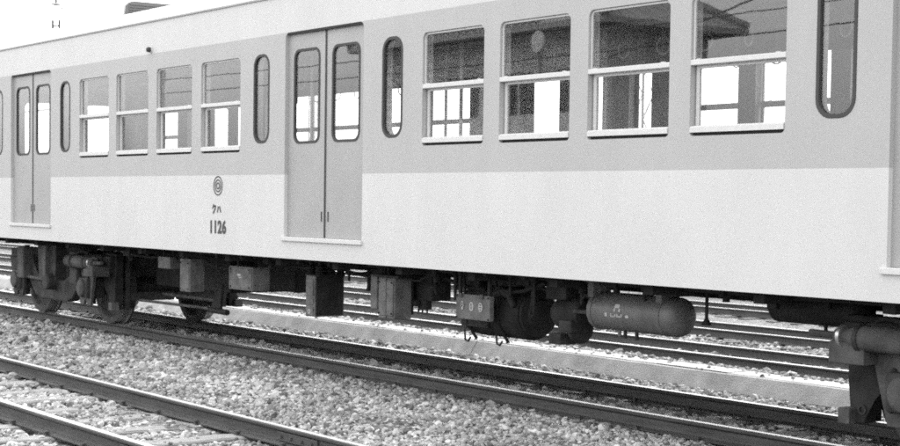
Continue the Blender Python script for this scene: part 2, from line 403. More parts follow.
def scatter(y0, y1, dens, keepd, rails, zt=-.158, s0=.011, s1=.025, cover=None):
    D0, D1 = y0+7.158, y1+7.158
    xa, xb = -3.3*D1, -.5*D0; xa = max(xa, -34)
    n = int((xb-xa)*(y1-y0)*dens)
    x = rng.uniform(xa, xb, n); y = rng.uniform(y0, y1, n); D = y+7.158
    ok = (x > -3.3*D) & (x < -.5*D)
    dist = np.hypot(x, D); ok &= rng.random(n) < np.minimum(1, (keepd/dist)**1.5)
    ok &= (y < 3.60) | (y > 3.9)
    for r_ in rails: ok &= np.abs(y-r_) > .078
    x, y, dist = x[ok], y[ok], dist[ok]
    size = rng.uniform(s0, s1, len(x))*np.where(rng.random(len(x)) < .07, 1.6, 1)*np.clip(dist/11, 1, 1.5)
    z = zg(y)+size*rng.uniform(.0, .75, len(x))
    # stones close to a rail are trampled lower so the rail foot shows
    for r_ in rails:
        near = np.abs(y-r_) < .16; z[near] -= .004
    if cover is not None:
        yc, c = cover
        ph = ((x-(-24)+.32) % .64)-.32
        on = (np.abs(ph) < .105) & (np.abs(y-yc) < 1.05)
        keep = ~on | (rng.random(len(x)) < c)
        z = np.where(on & keep, np.maximum(z, -.127+size*.2), z)
        x, y, z, size = x[keep], y[keep], z[keep], size[keep]
    return x, y, z, size
rF = (YF-GA, YF+GA); rA = (YA-GA, YA+GA); rB = (8.58-GA, 8.58+GA)
parts = [scatter(-4.2, -1.2, 1900, 8, rF, cover=(YF, .05)), scatter(-1.2, .95, 1800, 9, rA), scatter(.95, 3.88, 700, 12, rA),
         scatter(4.28, 7.6, 420, 15, rB, s0=.012, s1=.025), scatter(7.6, 13, 130, 18, rB+(11.75-GA, 11.75+GA), s0=.014, s1=.028)]
A = [np.concatenate(c) for c in zip(*parts)]
stones('ballast_stones', 'loose pale ballast stones spread around and between the tracks', *A)
# a few stones lying on the trough lids
n = 420; xx = rng.uniform(-30, -4, n); yy = 3.92+.33*np.sqrt(rng.random(n)); ss = rng.uniform(.012, .03, n)
stones('trough_gravel', 'small pale stones lying on the lids of the concrete trough', xx, yy, -.082+ss*.4, ss)

# ================================================================== the carriage
XC = -11.985; W = 2*YA; X0, X1 = XC-10.0, XC+10.0
ZB, ZE = .991, 3.324
car = empty('railway_carriage', (XC, YA, 0))
tag(car, 'pale two tone passenger railway carriage numbered 1126 standing on the track', 'railway carriage')
def mside(xc, side):
    return T((xc, 0, 0)) if side == 0 else T((xc, W, -.045)) @ Matrix.Rotation(math.pi, 4, 'Z')
DOORS = [-18.80, XC, -5.245]
WIN = [-16.895, -15.89, -14.885, -13.88, -10.07, -9.072, -8.075, -7.077, -20.72, -3.27]
NAR = [d+s*1.085 for d in (DOORS[0], DOORS[1], -5.205) for s in (-1, 1)]
HW = .4025
# --- side walls with their openings
def side_holes():
    H = []
    for d in DOORS: H.append(rrect(d-.65, d+.65, 1.185, 2.990, .055, .004))
    for c in WIN: H.append(rrect(c-HW, c+HW, 1.950, 2.828, .05, .03))
    for c in NAR: H.append(rrect(c-.15, c+.15, 2.022, 2.832, .115))
    return H
wall_me = plate([(X0, ZB), (X1, ZB), (X1, ZE), (X0, ZE)], side_holes(), 0, .075); wall_me.materials.append(PAINT)
lin_me = plate([(X0+.05, 1.12), (X1-.05, 1.12), (X1-.05, 3.27), (X0+.05, 3.27)], side_holes(), .078, .10); lin_me.materials.append(LINING)
walls = []
for side in (0, 1):
    if side == 0: mw = Matrix.Identity(4)
    else: mw = T((2*XC, W, -.045)) @ Matrix.Rotation(math.pi, 4, 'Z')
    walls.append(put('side_wall', wall_me, None, car, mw)); put('inner_lining', lin_me, None, car, mw)
# --- windows: fixed upper sash outside, lower sash set back, pale meeting rail and sill
zl, zm0, zm1, zt = 2.017, 2.394, 2.428, 2.826
up = plate(rrect(-HW+.004, HW-.004, zm0+.012, zt, .046, .005), [rrect(-HW+.017, HW-.017, zm1-.01, zt-.014, .034, .004)], .018, .036)
lo = plate(rrect(-HW+.012, HW-.012, 1.972, zm0+.02, .004), [rrect(-HW+.04, HW-.04, zl-.012, zm0-.02, .012)], .042, .06)
bm = bmesh.new(); bm.from_mesh(up); bm.from_mesh(lo)
SASH = fin(bm); SASH.materials.append(ALU)
bm = bmesh.new(); prism_pts = [(-.005, 1.972), (.034, 1.972), (.034, zl), (.008, zl-.004), (-.005, zl-.012)]
prismx(bm, prism_pts, -HW+.006, HW-.006); SILL = fin(bm); SILL.materials.append(ALU)
bm = bmesh.new(); box(bm, -HW+.001, HW-.001, -.002, .036, zm0, zm1, .004)
box(bm, -HW+.05, -HW+.085, 0.0, .014, zm1, zm1+.006, .002); box(bm, HW-.085, HW-.05, 0.0, .014, zm1, zm1+.006, .002)
MRAIL = fin(bm); MRAIL.materials.append(ALU)
PU = boxm(-HW+.016, HW-.016, .025, .029, zm1-.012, zt-.015, bev=0); PL = boxm(-HW+.038, HW-.038, .049, .053, zl-.014, zm0-.015, bev=0)
BACKG = boxm(-HW+.002, HW-.002, .03, .072, 1.952, 1.975, bev=0)
for side in (0, 1):
    for c in WIN:
        mw = mside(c, side)
        f = put('window', SASH, None, car, mw)
        put('sill', SILL, None, f, mw); put('meeting_rail', MRAIL, None, f, mw)
        put('pane', PU, GLASS, f, mw); put('pane', PL, GLASS, f, mw); put('sill_gap', BACKG, SEAM, f, mw)
# --- narrow fixed windows in black rubber
ga = ring_plate(rrect(-.148, .148, 2.024, 2.830, .113), rrect(-.125, .125, 2.047, 2.807, .092), -.003, .028); ga.materials.append(RUBBER)
gp = plate(rrect(-.128, .128, 2.044, 2.81, .094), [], .012, .017)
for side in (0, 1):
    for c in NAR:
        mw = mside(c, side); f = put('narrow_window', ga, None, car, mw); put('pane', gp, GLASS, f, mw)
# --- double leaf sliding doors
def leaf(s):
    a, b = (-.66, -.007) if s < 0 else (.007, .66)
    c = s*.325
    return plate([(a, 1.187), (b, 1.187), (b, 3.0), (a, 3.0)], [rrect(c-.225, c+.225, 2.008, 2.838, .085)], .034, .06)
LEAF = {s: leaf(s) for s in (-1, 1)}
DG = {s: ring_plate(rrect(s*.325-.224, s*.325+.224, 2.009, 2.837, .084), rrect(s*.325-.203, s*.325+.203, 2.030, 2.816, .068), .029, .05) for s in (-1, 1)}
DP = {s: plate(rrect(s*.325-.206, s*.325+.206, 2.027, 2.819, .07), [], .041, .046) for s in (-1, 1)}
for d in (DG, ):
    for q in d.values(): q.materials.append(RUBBER)
for q in LEAF.values(): q.materials.append(DOORP)
STRIP = {s: boxm(min(s*.001, s*.012), max(s*.001, s*.012), .029, .05, 1.19, 2.99, bev=0) for s in (-1, 1)}
PULL = {s: boxm(s*.055-.006, s*.055+.006, .028, .036, 1.33, 1.415, bev=.002) for s in (-1, 1)}
STEP = boxm(-.685, .665, -.022, .03, 1.148, 1.184, bev=.004)
GAPT = boxm(-.64, .64, .005, .07, 2.972, 2.989, bev=0)
for side in (0, 1):
    for d in DOORS:
        mw = mside(d, side)
        for s in (-1, 1):
            f = put('door_leaf', LEAF[s], None, car, mw)
            put('window_gasket', DG[s], None, f, mw); put('pane', DP[s], GLASS, f, mw)
            put('edge_strip', STRIP[s], RUBBER, f, mw); put('pull_slot', PULL[s], RUBBER, f, mw)
        st = put('door_sill', STEP, ALU, car, mw); put('door_head', GAPT, SEAM, st, mw)
# --- roof, gutters, ends, floor
def arc(yb, zb, h, n=28, inset=0.0):
    return [(yb+(W-2*yb)*k/n, zb+h*(1-abs(2*k/n-1)**2.35)) for k in range(n+1)]
bm = bmesh.new(); ao = arc(0.005, 3.338, .37); ai = arc(.06, 3.30, .35)
prismx(bm, ao+ai[::-1], X0, X1); put('roof', fin(bm, smooth=True, ang=30), ROOFP, car)
for s in (0, 1):
    y = -.014 if s == 0 else W-.012
    put('rain_gutter', boxm(X0, X1, y, y+.026, 3.316, 3.336, bev=.004), ROOFP, car)
bm = bmesh.new(); pts = arc(.09, 3.18, .26); prismx(bm, pts+[(y, z+.02) for y, z in pts[::-1]], X0+.06, X1-.06); put('interior_ceiling', fin(bm, smooth=True, ang=30), CEIL, car)
END = plate([(.078, ZB), (W-.078, ZB)]+[(y, z) for y, z in arc(.078, 3.28, .36)][::-1], [rrect(y-.27, y+.27, 2.0, 2.82, .06) for y in (.58, W-.58)]+[rrect(YA-.42, YA+.42, 1.12, 2.98, .06)], 0, .06)
EPANE = plate(rrect(-.275, .275, 1.995, 2.825, .06), [], .025, .030); EDOOR = plate(rrect(YA-.42, YA+.42, 1.12, 2.98, .06), [rrect(YA-.26, YA+.26, 2.0, 2.82, .08)], .02, .05)
EDP = plate(rrect(YA-.265, YA+.265, 1.995, 2.825, .08), [], .032, .037)
for xe in (X0+.06, X1):
    mw = T((xe, 0, 0)) @ Matrix.Rotation(R(90), 4, 'Z')
    ew = put('end_wall', END, PAINT, car, mw)
    for y in (.58, W-.58): put('pane', EPANE, GLASS, ew, mw @ T((y, 0, 0)))
    ed = put('gangway_door', EDOOR, DOORP, car, mw); put('pane', EDP, GLASS, ed, mw)
put('floor', boxm(X0+.08, X1-.08, .08, W-.08, 1.05, 1.115, bev=0), UNDER, car)
for y in (.077, W-.137): put('side_sill', boxm(X0+.02, X1-.02, y, y+.06, .985, 1.10, bev=0), UNDER, car)
for y in (.86, 1.78): put('centre_sill', boxm(X0+.1, X1-.1, y, y+.12, .87, 1.048, bev=.004), UNDER, car)
CB = boxm(-.045, .045, .14, W-.14, .915, 1.047, bev=.004)
for k in range(19): put('cross_beam', CB, UNDER, car, T((X0+1.0+k, 0, 0)))
VENTP = mat('ventilator_paint', .6, .6, .06, 3); VENTG = mat('ventilator_end_shade', .15, .6)
vp = [(-.62, 0), (-.60, .17), (-.55, .215), (-.48, .23), (.48, .23), (.55, .215), (.60, .17), (.62, 0)]
bm = bmesh.new(); prismx(bm, vp, -.24, .24); VB = fin(bm)
bm = bmesh.new(); prismx(bm, [(y*.97, .01+z*.94) for y, z in vp], .241, .262)
for k in range(6): box(bm, .255, .275, -.55, .55, .03+k*.03, .042+k*.03)
VG = fin(bm)
for xv in (-18.09, -13.9, -9.35, -4.8):
    v = put('roof_ventilator', VB, VENTP, car, T((xv, YA, 3.60))); put('shade_louvre', VG, VENTG, v, T((xv, YA, 3.60)))  # dark slatted plate puts the ventilator's end shade into its colour
# --- indicator lamps above the windows
for xl in (-15.43, -8.6):
    l = put('indicator_lamp', lathem([(-.05, .012), (-.045, .022), (-.03, .027), (0.0, .027)], axis='Y', origin=(xl, 0, 3.033), seg=16), RUBBER, car)
    put('lamp_hood', ring_plate(circ(xl, 3.033, .04, 20), circ(xl, 3.033, .028, 20), -.01, 0), ALU, l)
# --- emblem and lettering on the near side
for a, b in ((.094, .082), (.062, .050), (.034, .021)):
    put('emblem_ring', ring_plate(circ(-13.912, 1.637, a), circ(-13.912, 1.637, b), -.0035, -.0005), INK, walls[0])
def strokes(polys):
    bm = bmesh.new()
    for pl in polys: prism(bm, pl, -.0035, -.0005)
    return fin(bm)
def seg(x0, z0, x1, z1, w0=.014):
    dx, dz = x1-x0, z1-z0; l = math.hypot(dx, dz); nx, nz = -dz/l*w0/2, dx/l*w0/2
    return [(x0+nx, z0+nz), (x1+nx, z1+nz), (x1-nx, z1-nz), (x0-nx, z0-nz)]
ku = [seg(.026, .082, .0, .04, .016), seg(.018, .066, .068, .066, .016), seg(.064, .072, .052, .034, .017), seg(.056, .04, .014, -.004, .017)]
ha = [seg(.024, .062, .004, .006, .017), seg(.046, .066, .074, .006, .017)]
put('class_marks', strokes([[(x-14.022, z+1.377) for x, z in p] for p in ku]+[[(x-13.925, z+1.377) for x, z in p] for p in ha]), INK, walls[0])
num = text_mesh('1126', .165, .003, .0065, 1.08); num.transform(Matrix.Diagonal((1.0, 1, 1, 1)))
put('car_number', num, INK, walls[0], T((-13.915, -.002, 1.237)))

# --- interior: seats, racks, strap rails, straps, lamps
for side in (0, 1):
    for a, b in ((-17.6, -13.2), (-10.8, -6.4)):
        y0 = .11 if side == 0 else W-.11; s = 1 if side == 0 else -1
        bt = put('bench_seat', boxm(a, b, min(y0, y0+s*.48), max(y0, y0+s*.48), 1.40, 1.56, bev=.03), SEATM, car)
        put('backrest', boxm(a, b, min(y0, y0+s*.1), max(y0, y0+s*.1), 1.58, 1.93, bev=.02), SEATM, bt)
        put('seat_base', boxm(a+.02, b-.02, min(y0+s*.08, y0+s*.42), max(y0+s*.08, y0+s*.42), 1.115, 1.40, bev=0), BOXD, bt)
        bm = bmesh.new()
        for k in range(6): cyl(bm, (a, y0+s*(.06+k*.06), 3.0+.012*k), (b, y0+s*(.06+k*.06), 3.0+.012*k), .007, 6)
        x = a+.05
        while x < b:
            box(bm, x-.01, x+.01, min(y0, y0+s*.38), max(y0, y0+s*.38), 2.972, 2.992); x += 1.0
        put('luggage_rack', fin(bm), STRAPM, car)
        put('roller_blind', boxm(a+.05, b-.05, min(y0, y0+s*.07), max(y0, y0+s*.07), 2.742, 2.945, bev=.01), BOXD, car)
        # stanchion poles at the seat ends
        for x in (a, b): put('grab_pole', tubem([(x, y0+s*.5, 1.115), (x, y0+s*.5, 3.2)], .016, 10), ALU, car)
    ys = .80 if side == 0 else W-.80
    rl = put('strap_rail', tubem([(X0+.3, ys, 3.02), (X1-.3, ys, 3.02)], .014, 8), ALU, car)
    if side == 0:
        bm = bmesh.new(); box(bm, -.012, .012, -.003, .003, -.30, .0); STR = fin(bm); STR.materials.append(STRAPM)
        bm = bmesh.new(); n = 20
        for k in range(n):
            a0, a1 = 2*math.pi*k/n, 2*math.pi*(k+1)/n
            cyl(bm, (0, .06*math.sin(a0), -.365+.06*math.cos(a0)), (0, .06*math.sin(a1), -.365+.06*math.cos(a1)), .006, 6)
        RNG = fin(bm, smooth=True); RNG.materials.append(RINGM)
    for a, b in ((-17.5, -13.3), (-10.7, -6.5)):
        x = a
        while x < b:
            mw = T((x, ys, 3.015)) @ Matrix.Rotation(R(90)+random.uniform(-.5, .5), 4, 'Z')
            s = put('hanging_strap', STR, None, car, mw); put('ring', RNG, None, s, mw); x += .42
LM = mat('lamp_diffuser', .6, .5)
for k in range(8):
    for y in (1.0, W-1.0): put('ceiling_lamp', boxm(-20.3+k*2.35, -19.1+k*2.35, y-.07, y+.07, 3.36, 3.42, bev=.01), LM, car)

# --- underfloor equipment ------------------------------------------------------------
def hang(parent, xs, y, z0, mt=UNDER, r=.014, zt=1.0):
    for x in xs: put('hanger', boxm(x-r, x+r, y-.012, y+.012, z0, zt, bev=0), mt, parent)
def ebox(name, x0, x1, y0, y1, z0, z1, mt, hs=True, side_m=None, bev=.008):
    o = put(name, boxm(x0, x1, y0, y1, z0, z1, bev=bev), mt, car)
    if hs: hang(o, (x0+.03, x1-.03), (y0+y1)/2, z1-.005)
    return o
ebox('junction_box', -15.87, -15.58, .30, .42, .767, .892, BOXG)
b = ebox('resistor_box', -15.34, -15.11, .30, .47, .549, .89, BOXG)
put('cover', boxm(-15.325, -15.125, .293, .302, .565, .86, bev=.003), BOXG, b)
b = ebox('switch_box', -14.25, -13.76, .30, .49, .628, .858, BOXG)
put('cover', boxm(-14.235, -13.775, .292, .301, .645, .842, bev=.003), BOXG, b)
put('stencil', boxm(-14.06, -13.99, .289, .2925, .765, .785, bev=0), CHALK, b); put('stencil', boxm(-14.03, -13.97, .289, .2925, .745, .755, bev=0), CHALK, b)
for x in (-14.2, -13.81): put('hinge', cylm((x, .288, .79), (x, .288, .84), .01, 8), BOXG, b)
# contactor box hung on insulators
b = ebox('contactor_box', -12.75, -12.59, .30, .61, .458, .83, BOXG, hs=False)
put('end_shade_panel', boxm(-12.59, -12.585, 0.315, .595, .47, .82, bev=0), BOXD, b)  # thin dark sheet paints the shade onto the box's right-hand end
for z0, z1 in ((.47, .55), (.57, .63), (.65, .80)): put('cover', boxm(-12.735, -12.61, .291, .301, z0, z1, bev=.003), BOXG, b)
put('stencil', ring_plate(circ(-12.67, .505, .022, 16), circ(-12.67, .505, .013, 16), .286, .2905), CHALK, b)
for y in (.36, .47, .58):
    for x in (-12.76, -12.60):
        put('insulator', lathem([(.835, .03), (.85, .045), (.862, .028), (.878, .05), (.893, .03), (.91, .045), (.925, .02), (.99, .02)], axis='Z', origin=(x, y, 0), seg=14), BOXD, b)
put('cradle', boxm(-12.80, -12.56, .32, .60, .822, .838, bev=0), BOXD, b)
ebox('relay_box', -12.05, -11.78, .55, .9, .60, .93, BOXD)
b = ebox('fuse_box', -11.72, -11.62, .34, .55, .59, .88, BOXG)
b = ebox('line_breaker_box', -11.53, -11.28, .30, .47, .525, .872, BOXG)
for x in (-11.515, -11.395): put('cover', boxm(x, x+.10, .289, .301, .55, .85, bev=.004), BOXG, b)
put('rib', boxm(-11.411, -11.397, .284, .302, .53, .868, bev=.002), BOXG, b)
put('top_flange', boxm(-11.58, -11.18, .27, .56, .872, .892, bev=.003), BOXD, b)
put('rear_case', boxm(-11.50, -11.29, .475, .50, .56, .868, bev=.006), BOXD, b)
put('side_knob', lathem([(0, .03), (.05, .03), (.06, .02)], axis='X', origin=(-11.29, .5, .66), seg=12), BOXD, b)
# brake valve cluster with dangling pipes
b = ebox('valve_block', -11.40, -11.10, .55, .75, .68, .90, BOXD)
put('valve_body', cylm((-11.27, .6, .70), (-11.27, .6, .60), .06, 14), BOXD, b)
for x in (-11.36, -11.30, -11.23): put('pipe_tail', tubem([(x, .6, .68), (x, .6, .60), (x+.008, .59, .575)], .008, 6), BOXD, b)
put('valve_cap', cylm((-11.12, .6, .8), (-11.03, .6, .8), .05, 12), BOXD, b)
b = put('drain_pipe', tubem([(-11.05, .55, 1.0), (-11.05, .55, .80), (-11.03, .55, .74)], .014, 8), BOXD, car)
put('drain_pipe', tubem([(-10.62, .45, 1.0), (-10.62, .45, .72)], .014, 8), BOXD, car)
# instrument case of the motor generator
g = ebox('instrument_case', -10.40, -9.955, .30, .345, .595, .792, BOXG)
for x, k in ((-10.31, 0), (-10.19, 1), (-10.07, 2)):
    ringo = put('gauge_mark', ring_plate(circ(x, .70, .036, 18, .72), circ(x, .70, .026, 18, .72), .295, .2995), CHALK if k else BOXG, g)
    polys = [[seg(0, -.03, 0, .035, .018), seg(-.018, .0, .018, .0, .012), seg(-.014, .02, .014, .02, .010)], [seg(-.014, -.03, -.014, .03, .012), seg(.014, -.03, .014, .03, .012), seg(-.014, .0, .014, .0, .012)], [seg(-.02, .008, .02, .008, .01), seg(-.02, -.01, .02, -.01, .01)]][k]
    bm = bmesh.new()
    for pl in polys: prism(bm, [(px+x, pz+.70) for px, pz in pl], .2945, .2985)
    put('stencil', fin(bm), CHALK, g)
for x in (-10.33, -10.05): put('latch', boxm(x-.02, x+.02, .288, .301, .765, .80, bev=.003), IRONL, g)
put('cable_elbow', tubem([(-10.02, .4, .80), (-9.93, .4, .83), (-9.86, .42, .80), (-9.84, .44, .72)], .03, 10), BOXD, g)
# motor generator drum
g = put('motor_generator', lathem([(-10.610, .05), (-10.610, .16), (-10.570, .20), (-10.470, .21), (-9.850, .21), (-9.820, .19), (-9.810, .05)], axis='X', origin=(0, .66, .655), seg=32), BOXD, car)
put('end_cover', lathem([(-9.811, .185), (-9.790, .18), (-9.780, .12), (-9.765, .11), (-9.760, .03)], axis='X', origin=(0, .66, .655), seg=32), BOXD, g)
for x in (-10.470, -10.050):
    put('sling', tubem([(x, .42, 1.0), (x, .46, .55), (x, .56, .42)], .013, 8), BOXD, g)
    put('hook', tubem([(x+.0, .44, .50), (x+.01, .44, .415), (x+.05, .44, .405), (x+.08, .44, .44)], .008, 8), UNDER, g)
put('blower_case', boxm(-10.650, -10.370, .5, .9, .82, .98, bev=.02), BOXD, g)
put('fan_duct', boxm(-10.240, -9.890, .5, .9, .86, 1.0, bev=.02), BOXD, g)
put('terminal_case', boxm(-10.550, -10.190, .46, .56, .52, .63, bev=.01), BOXD, g)
# air compressor next to it
g = put('air_compressor', lathem([(-9.36, .04), (-9.36, .10), (-9.32, .12), (-9.10, .12), (-9.06, .10), (-9.05, .03)], axis='X', origin=(0, .52, .70), seg=20), BOXD, car)
put('cylinder_head', boxm(-9.42, -9.18, .42, .66, .80, .97, bev=.015), BOXD, g)
put('crankcase', boxm(-9.22, -9.07, .38, .56, .565, .66, bev=.02), IRON, g)
put('sump', boxm(-9.38, -9.24, .42, .58, .468, .55, bev=.012), IRON, g)
put('flywheel', lathem([(0, .11), (.04, .115), (.05, .04)], axis='X', origin=(-9.13, .50, .60), seg=20), BOXD, g)
put('delivery_pipe', tubem([(-9.08, .42, .73), (-8.95, .42, .73), (-8.80, .43, .74)], .016, 8), IRONL, g)
put('delivery_pipe', tubem([(-9.02, .44, 1.0), (-9.02, .44, .78)], .015, 8), BOXD, g)
put('hose', tubem([(-8.99, .42, .82), (-8.96, .42, .86), (-8.92, .42, .84), (-8.89, .42, .87)], .009, 8), BOXD, g)
hang(g, (-9.36, -9.2), .52, .95)
# main air reservoir
def tank(name, x0, x1, y, z, r, mt):
    e = r*.55; pr = []
    for k in range(7):
        a = math.pi/2*k/6; pr.append((x0+e*(1-math.sin(a)), max(.004, r*math.cos(a))))
    pr = [(x0+e*(1-math.cos(math.pi/2*k/6)), max(.006, r*math.sin(math.pi/2*k/6))) for k in range(7)]
    pr += [(x1-e*(1-math.cos(math.pi/2*k/6)), max(.006, r*math.sin(math.pi/2*k/6))) for k in range(6, -1, -1)]
    return put(name, lathem(pr, axis='X', origin=(0, y, z), seg=32, ang=60), mt, car)
t1 = tank('air_reservoir', -8.86, -7.93, .45, .755, .135, TANKM)
for x in (-8.80, -8.09):
    put('strap_band', ring_plate(circ(0, 0, .139, 28), circ(0, 0, .134, 28), -.02, .02), TANKM, t1, T((x, .45, .755)) @ Matrix.Rotation(math.pi/2, 4, 'Z'))
    put('bracket', boxm(x-.03, x+.03, .33, .50, .85, 1.0, bev=.004), BOXG, t1)
put('mount_block', boxm(-8.16, -7.93, .34, .60, .90, .985, bev=.006), BOXD, t1)
put('top_valve', tubem([(-8.70, .4, .96), (-8.55, .4, .955), (-8.52, .4, .99)], .025, 8), BOXD, t1)
for x, z in ((-8.58, .585), (-8.52, .575), (-8.40, .57)): put('drain_cock', tubem([(x, .42, .64), (x, .42, z)], .013, 8), BOXG if x < -8.55 else BOXD, t1)
# stencilled marks on the reservoir (curved to its shell)
def on_tank(rects, name):
    bm = bmesh.new()
    for xa, xb, aa, ab in rects:
        pts = []
        for a in (aa, ab):
            for x in (xa, xb): pts.append((x, .45-.1365*math.cos(a), .755+.1365*math.sin(a)))
        v = [bm.verts.new(p) for p in (pts[0], pts[1], pts[3], pts[2])]; bm.faces.new(v)
    put(name, fin(bm), CHALK, t1)
on_tank([(-8.525, -8.475, .27, .47), (-8.53, -8.515, .08, .25), (-8.48, -8.463, .08, .25)], 'stencil')
on_tank([(-8.625, -8.60, -.20, -.01), (-8.565, -8.553, -.22, -.03), (-8.548, -8.525, -.22, -.15), (-8.52, -8.508, -.2, -.06), (-8.50, -8.488, -.22, -.04), (-8.482, -8.46, -.21, -.13), (-8.455, -8.443, -.2, -.03), (-8.41, -8.375, -.2, -.06)], 'stencil')
# drain rods
d = put('drain_rod', tubem([(-7.80, .5, 1.0), (-7.80, .5, .73)], .012, 8), BOXD, car); put('rod_foot', lathem([(.715, .035), (.73, .03), (.76, .012)], axis='Z', origin=(-7.80, .5, 0), seg=12), BOXD, d)
put('pipe_clip', boxm(-7.95, -7.90, .45, .5, .94, 1.0, bev=.004), BOXD, car)
d = put('drain_rod', tubem([(-7.20, .5, 1.0), (-7.20, .5, .87)], .013, 8), BOXD, car); put('rod_foot', boxm(-7.24, -7.16, .48, .52, .86, .91, bev=.004), BOXD, d)
t2 = tank('supply_reservoir', -7.42, -6.62, .74, .865, .105, BOXD)
for x in (-7.2, -6.75): put('bracket', boxm(x-.025, x+.025, .66, .78, .90, 1.0, bev=.003), BOXD, t2)
for x in (-6.92, -6.80): put('drain_cock', tubem([(x, .68, .77), (x, .68, .72)], .012, 8), BOXD, t2)
# sagging cables, conduits and hangers between the boxes
rc = random.Random(11)
def cable(x0, x1, y, z0, z1, sag, rad):
    n = 7; pts = [(x0+(x1-x0)*k/n, y+.02*math.sin(k*2.1), z0+(z1-z0)*k/n-sag*4*(k/n)*(1-k/n)) for k in range(n+1)]
    put('cable', tubem(pts, rad, 7), UNDER, car)
for x0, x1, y, z0, z1, sag, rad in ((-17.2, -15.8, .42, .93, .90, .05, .014), (-15.6, -15.3, .36, .90, .86, .03, .011), (-15.1, -14.2, .40, .92, .84, .06, .014), (-13.8, -12.8, .55, .93, .90, .04, .013),
        (-12.4, -11.7, .45, .93, .88, .05, .012), (-11.3, -10.9, .40, .92, .93, .07, .010), (-11.0, -10.3, .50, .95, .82, .03, .014), (-10.0, -9.4, .38, .86, .92, .05, .013),
        (-9.9, -9.2, .45, .95, .88, .04, .018), (-9.3, -8.8, .5, .95, .92, .05, .012), (-8.2, -7.8, .48, .95, .97, .03, .010), (-12.9, -12.3, .75, .9, .88, .05, .02), (-7.9, -7.2, .42, .965, .955, .015, .008), (-7.2, -6.5, .42, .955, .96, .02, .008)):
    cable(x0, x1, y, z0, z1, sag, rad)
for x, y, z, rad in ((-16.6, .3, .83, .012), (-16.3, .38, .88, .02), (-14.6, .35, .80, .012), (-13.45, .5, .84, .014), (-13.35, .42, .89, .02), (-12.2, .42, .80, .012), (-12.15, .6, .72, .02), (-10.8, .5, .86, .02),
        (-10.72, .55, .80, .012), (-10.55, .40, .84, .018), (-9.75, .34, .80, .012), (-9.55, .40, .74, .014), (-9.48, .36, .66, .012), (-8.98, .52, .66, .02), (-8.2, .30, .86, .012), (-7.6, .45, .92, .012), (-7.0, .5, .93, .012)):
    p = put('conduit', tubem([(x, y, 1.0), (x, y, z+.02), (x+rc.uniform(-.03, .03), y, z)], rad, 8), UNDER, car)
    put('gland', cylm((x, y, .93), (x, y, .965), rad*1.8, 8), BOXD, p)
for x, y, dx, dz in ((-13.62, .36, .10, .09), (-10.85, .36, .14, .08), (-9.70, .42, .16, .10), (-9.0, .36, .10, .07), (-8.62, .36, .12, .06), (-7.68, .5, .08, .06), (-16.9, .4, .2, .13), (-6.8, .5, .1, .05)):
    k = put('relay_valve', boxm(x-dx/2, x+dx/2, y, y+.12, .985-dz, .985, bev=.008), BOXD, car)
    put('valve_cap', cylm((x, y+.06, .985-dz-.05), (x, y+.06, .985-dz), .025, 10), BOXD, k)
# latches and bolts on the equipment boxes
for par, xs, y, zs in ((bpy.data.objects['switch_box'], (-14.19, -13.82), .286, (.66, .83)), (bpy.data.objects['resistor_box'], (-15.31, -15.14), .288, (.58, .845)), (bpy.data.objects['line_breaker_box'], (-11.50, -11.31), .284, (.57, .83)), (bpy.data.objects['instrument_case'], (-10.385, -9.97), .295, (.61, .775))):
    for x in xs:
        for z in zs: put('bolt', cylm((x, y-.004, z), (x, y+.01, z), .008, 6), BOXD, par)
# train pipes and cables under the sole bar
for y, z in ((.40, .955), (.55, .97), (2.2, .95)):
    put('train_pipe', tubem([(X0+1.2, y, z), (X1-1.2, y, z)], .017, 8), UNDER, car)
r_ = random.Random(5)
for k in range(26):
    x = -17.0+k*.4+r_.uniform(-.1, .1)
    if r_.random() < .62: put('pipe_clip', boxm(x-.02, x+.02, .16, .2, .955-r_.uniform(0, .02), .99, bev=0), UNDER, car)
ebox('battery_box', -17.4, -15.55, 1.0, 1.7, .50, .97, BOXD)
ebox('brake_cylinder_case', -15.5, -14.6, 1.25, 1.7, .55, .95, BOXD)
# brake rigging between bogie and boxes
b = put('brake_rod', tubem([(-17.3, .75, .33), (-15.1, .62, .36)], .016, 8), IRONL, car)
put('brake_lever', prismm([(-15.22, .36), (-15.02, .33), (-14.98, .63), (-15.1, .63)], .60, .63), BOXD, car)
put('slack_adjuster', tubem([(-15.25, .60, .35), (-14.85, .60, .345)], .03, 10), BOXD, car)
put('brake_rod', tubem([(-17.2, 1.0, .40), (-15.9, 1.0, .40)], .02, 8), IRONL, car)

# --- bogies ---------------------------------------------------------------------------
WR = .43
wprof = [(-.075, .10), (-.075, .16), (-.03, .17), (-.02, .33), (-.065, .365), (-.065, .428), (.055, .432), (.06, .458), (.085, .458), (.092, .43), (.092, .37), (.03, .34), (.02, .17), (.075, .15), (.075, .09)]
WHEEL = lathem(wprof, axis='Y', seg=40, ang=30)
WHEEL.materials.append(WHEELM); WHEEL.materials.append(STEELTOP)
for p in WHEEL.polygons:
    c = p.center; rr_ = math.hypot(c.x, c.z)
    if .42 < rr_ < .445 and -.07 < c.y < .06: p.material_index = 1
SIDEP = [(-1.46, .70), (-1.46, .83), (-.98, .86), (-.80, .80), (-.52, .53), (-.36, .47), (.36, .47), (.52, .53), (.80, .80), (.98, .86), (1.46, .83), (1.46, .70), (1.05, .68), (.86, .50), (.60, .27), (.42, .225), (-.42, .225), (-.60, .27), (-.86, .50), (-1.05, .68)]
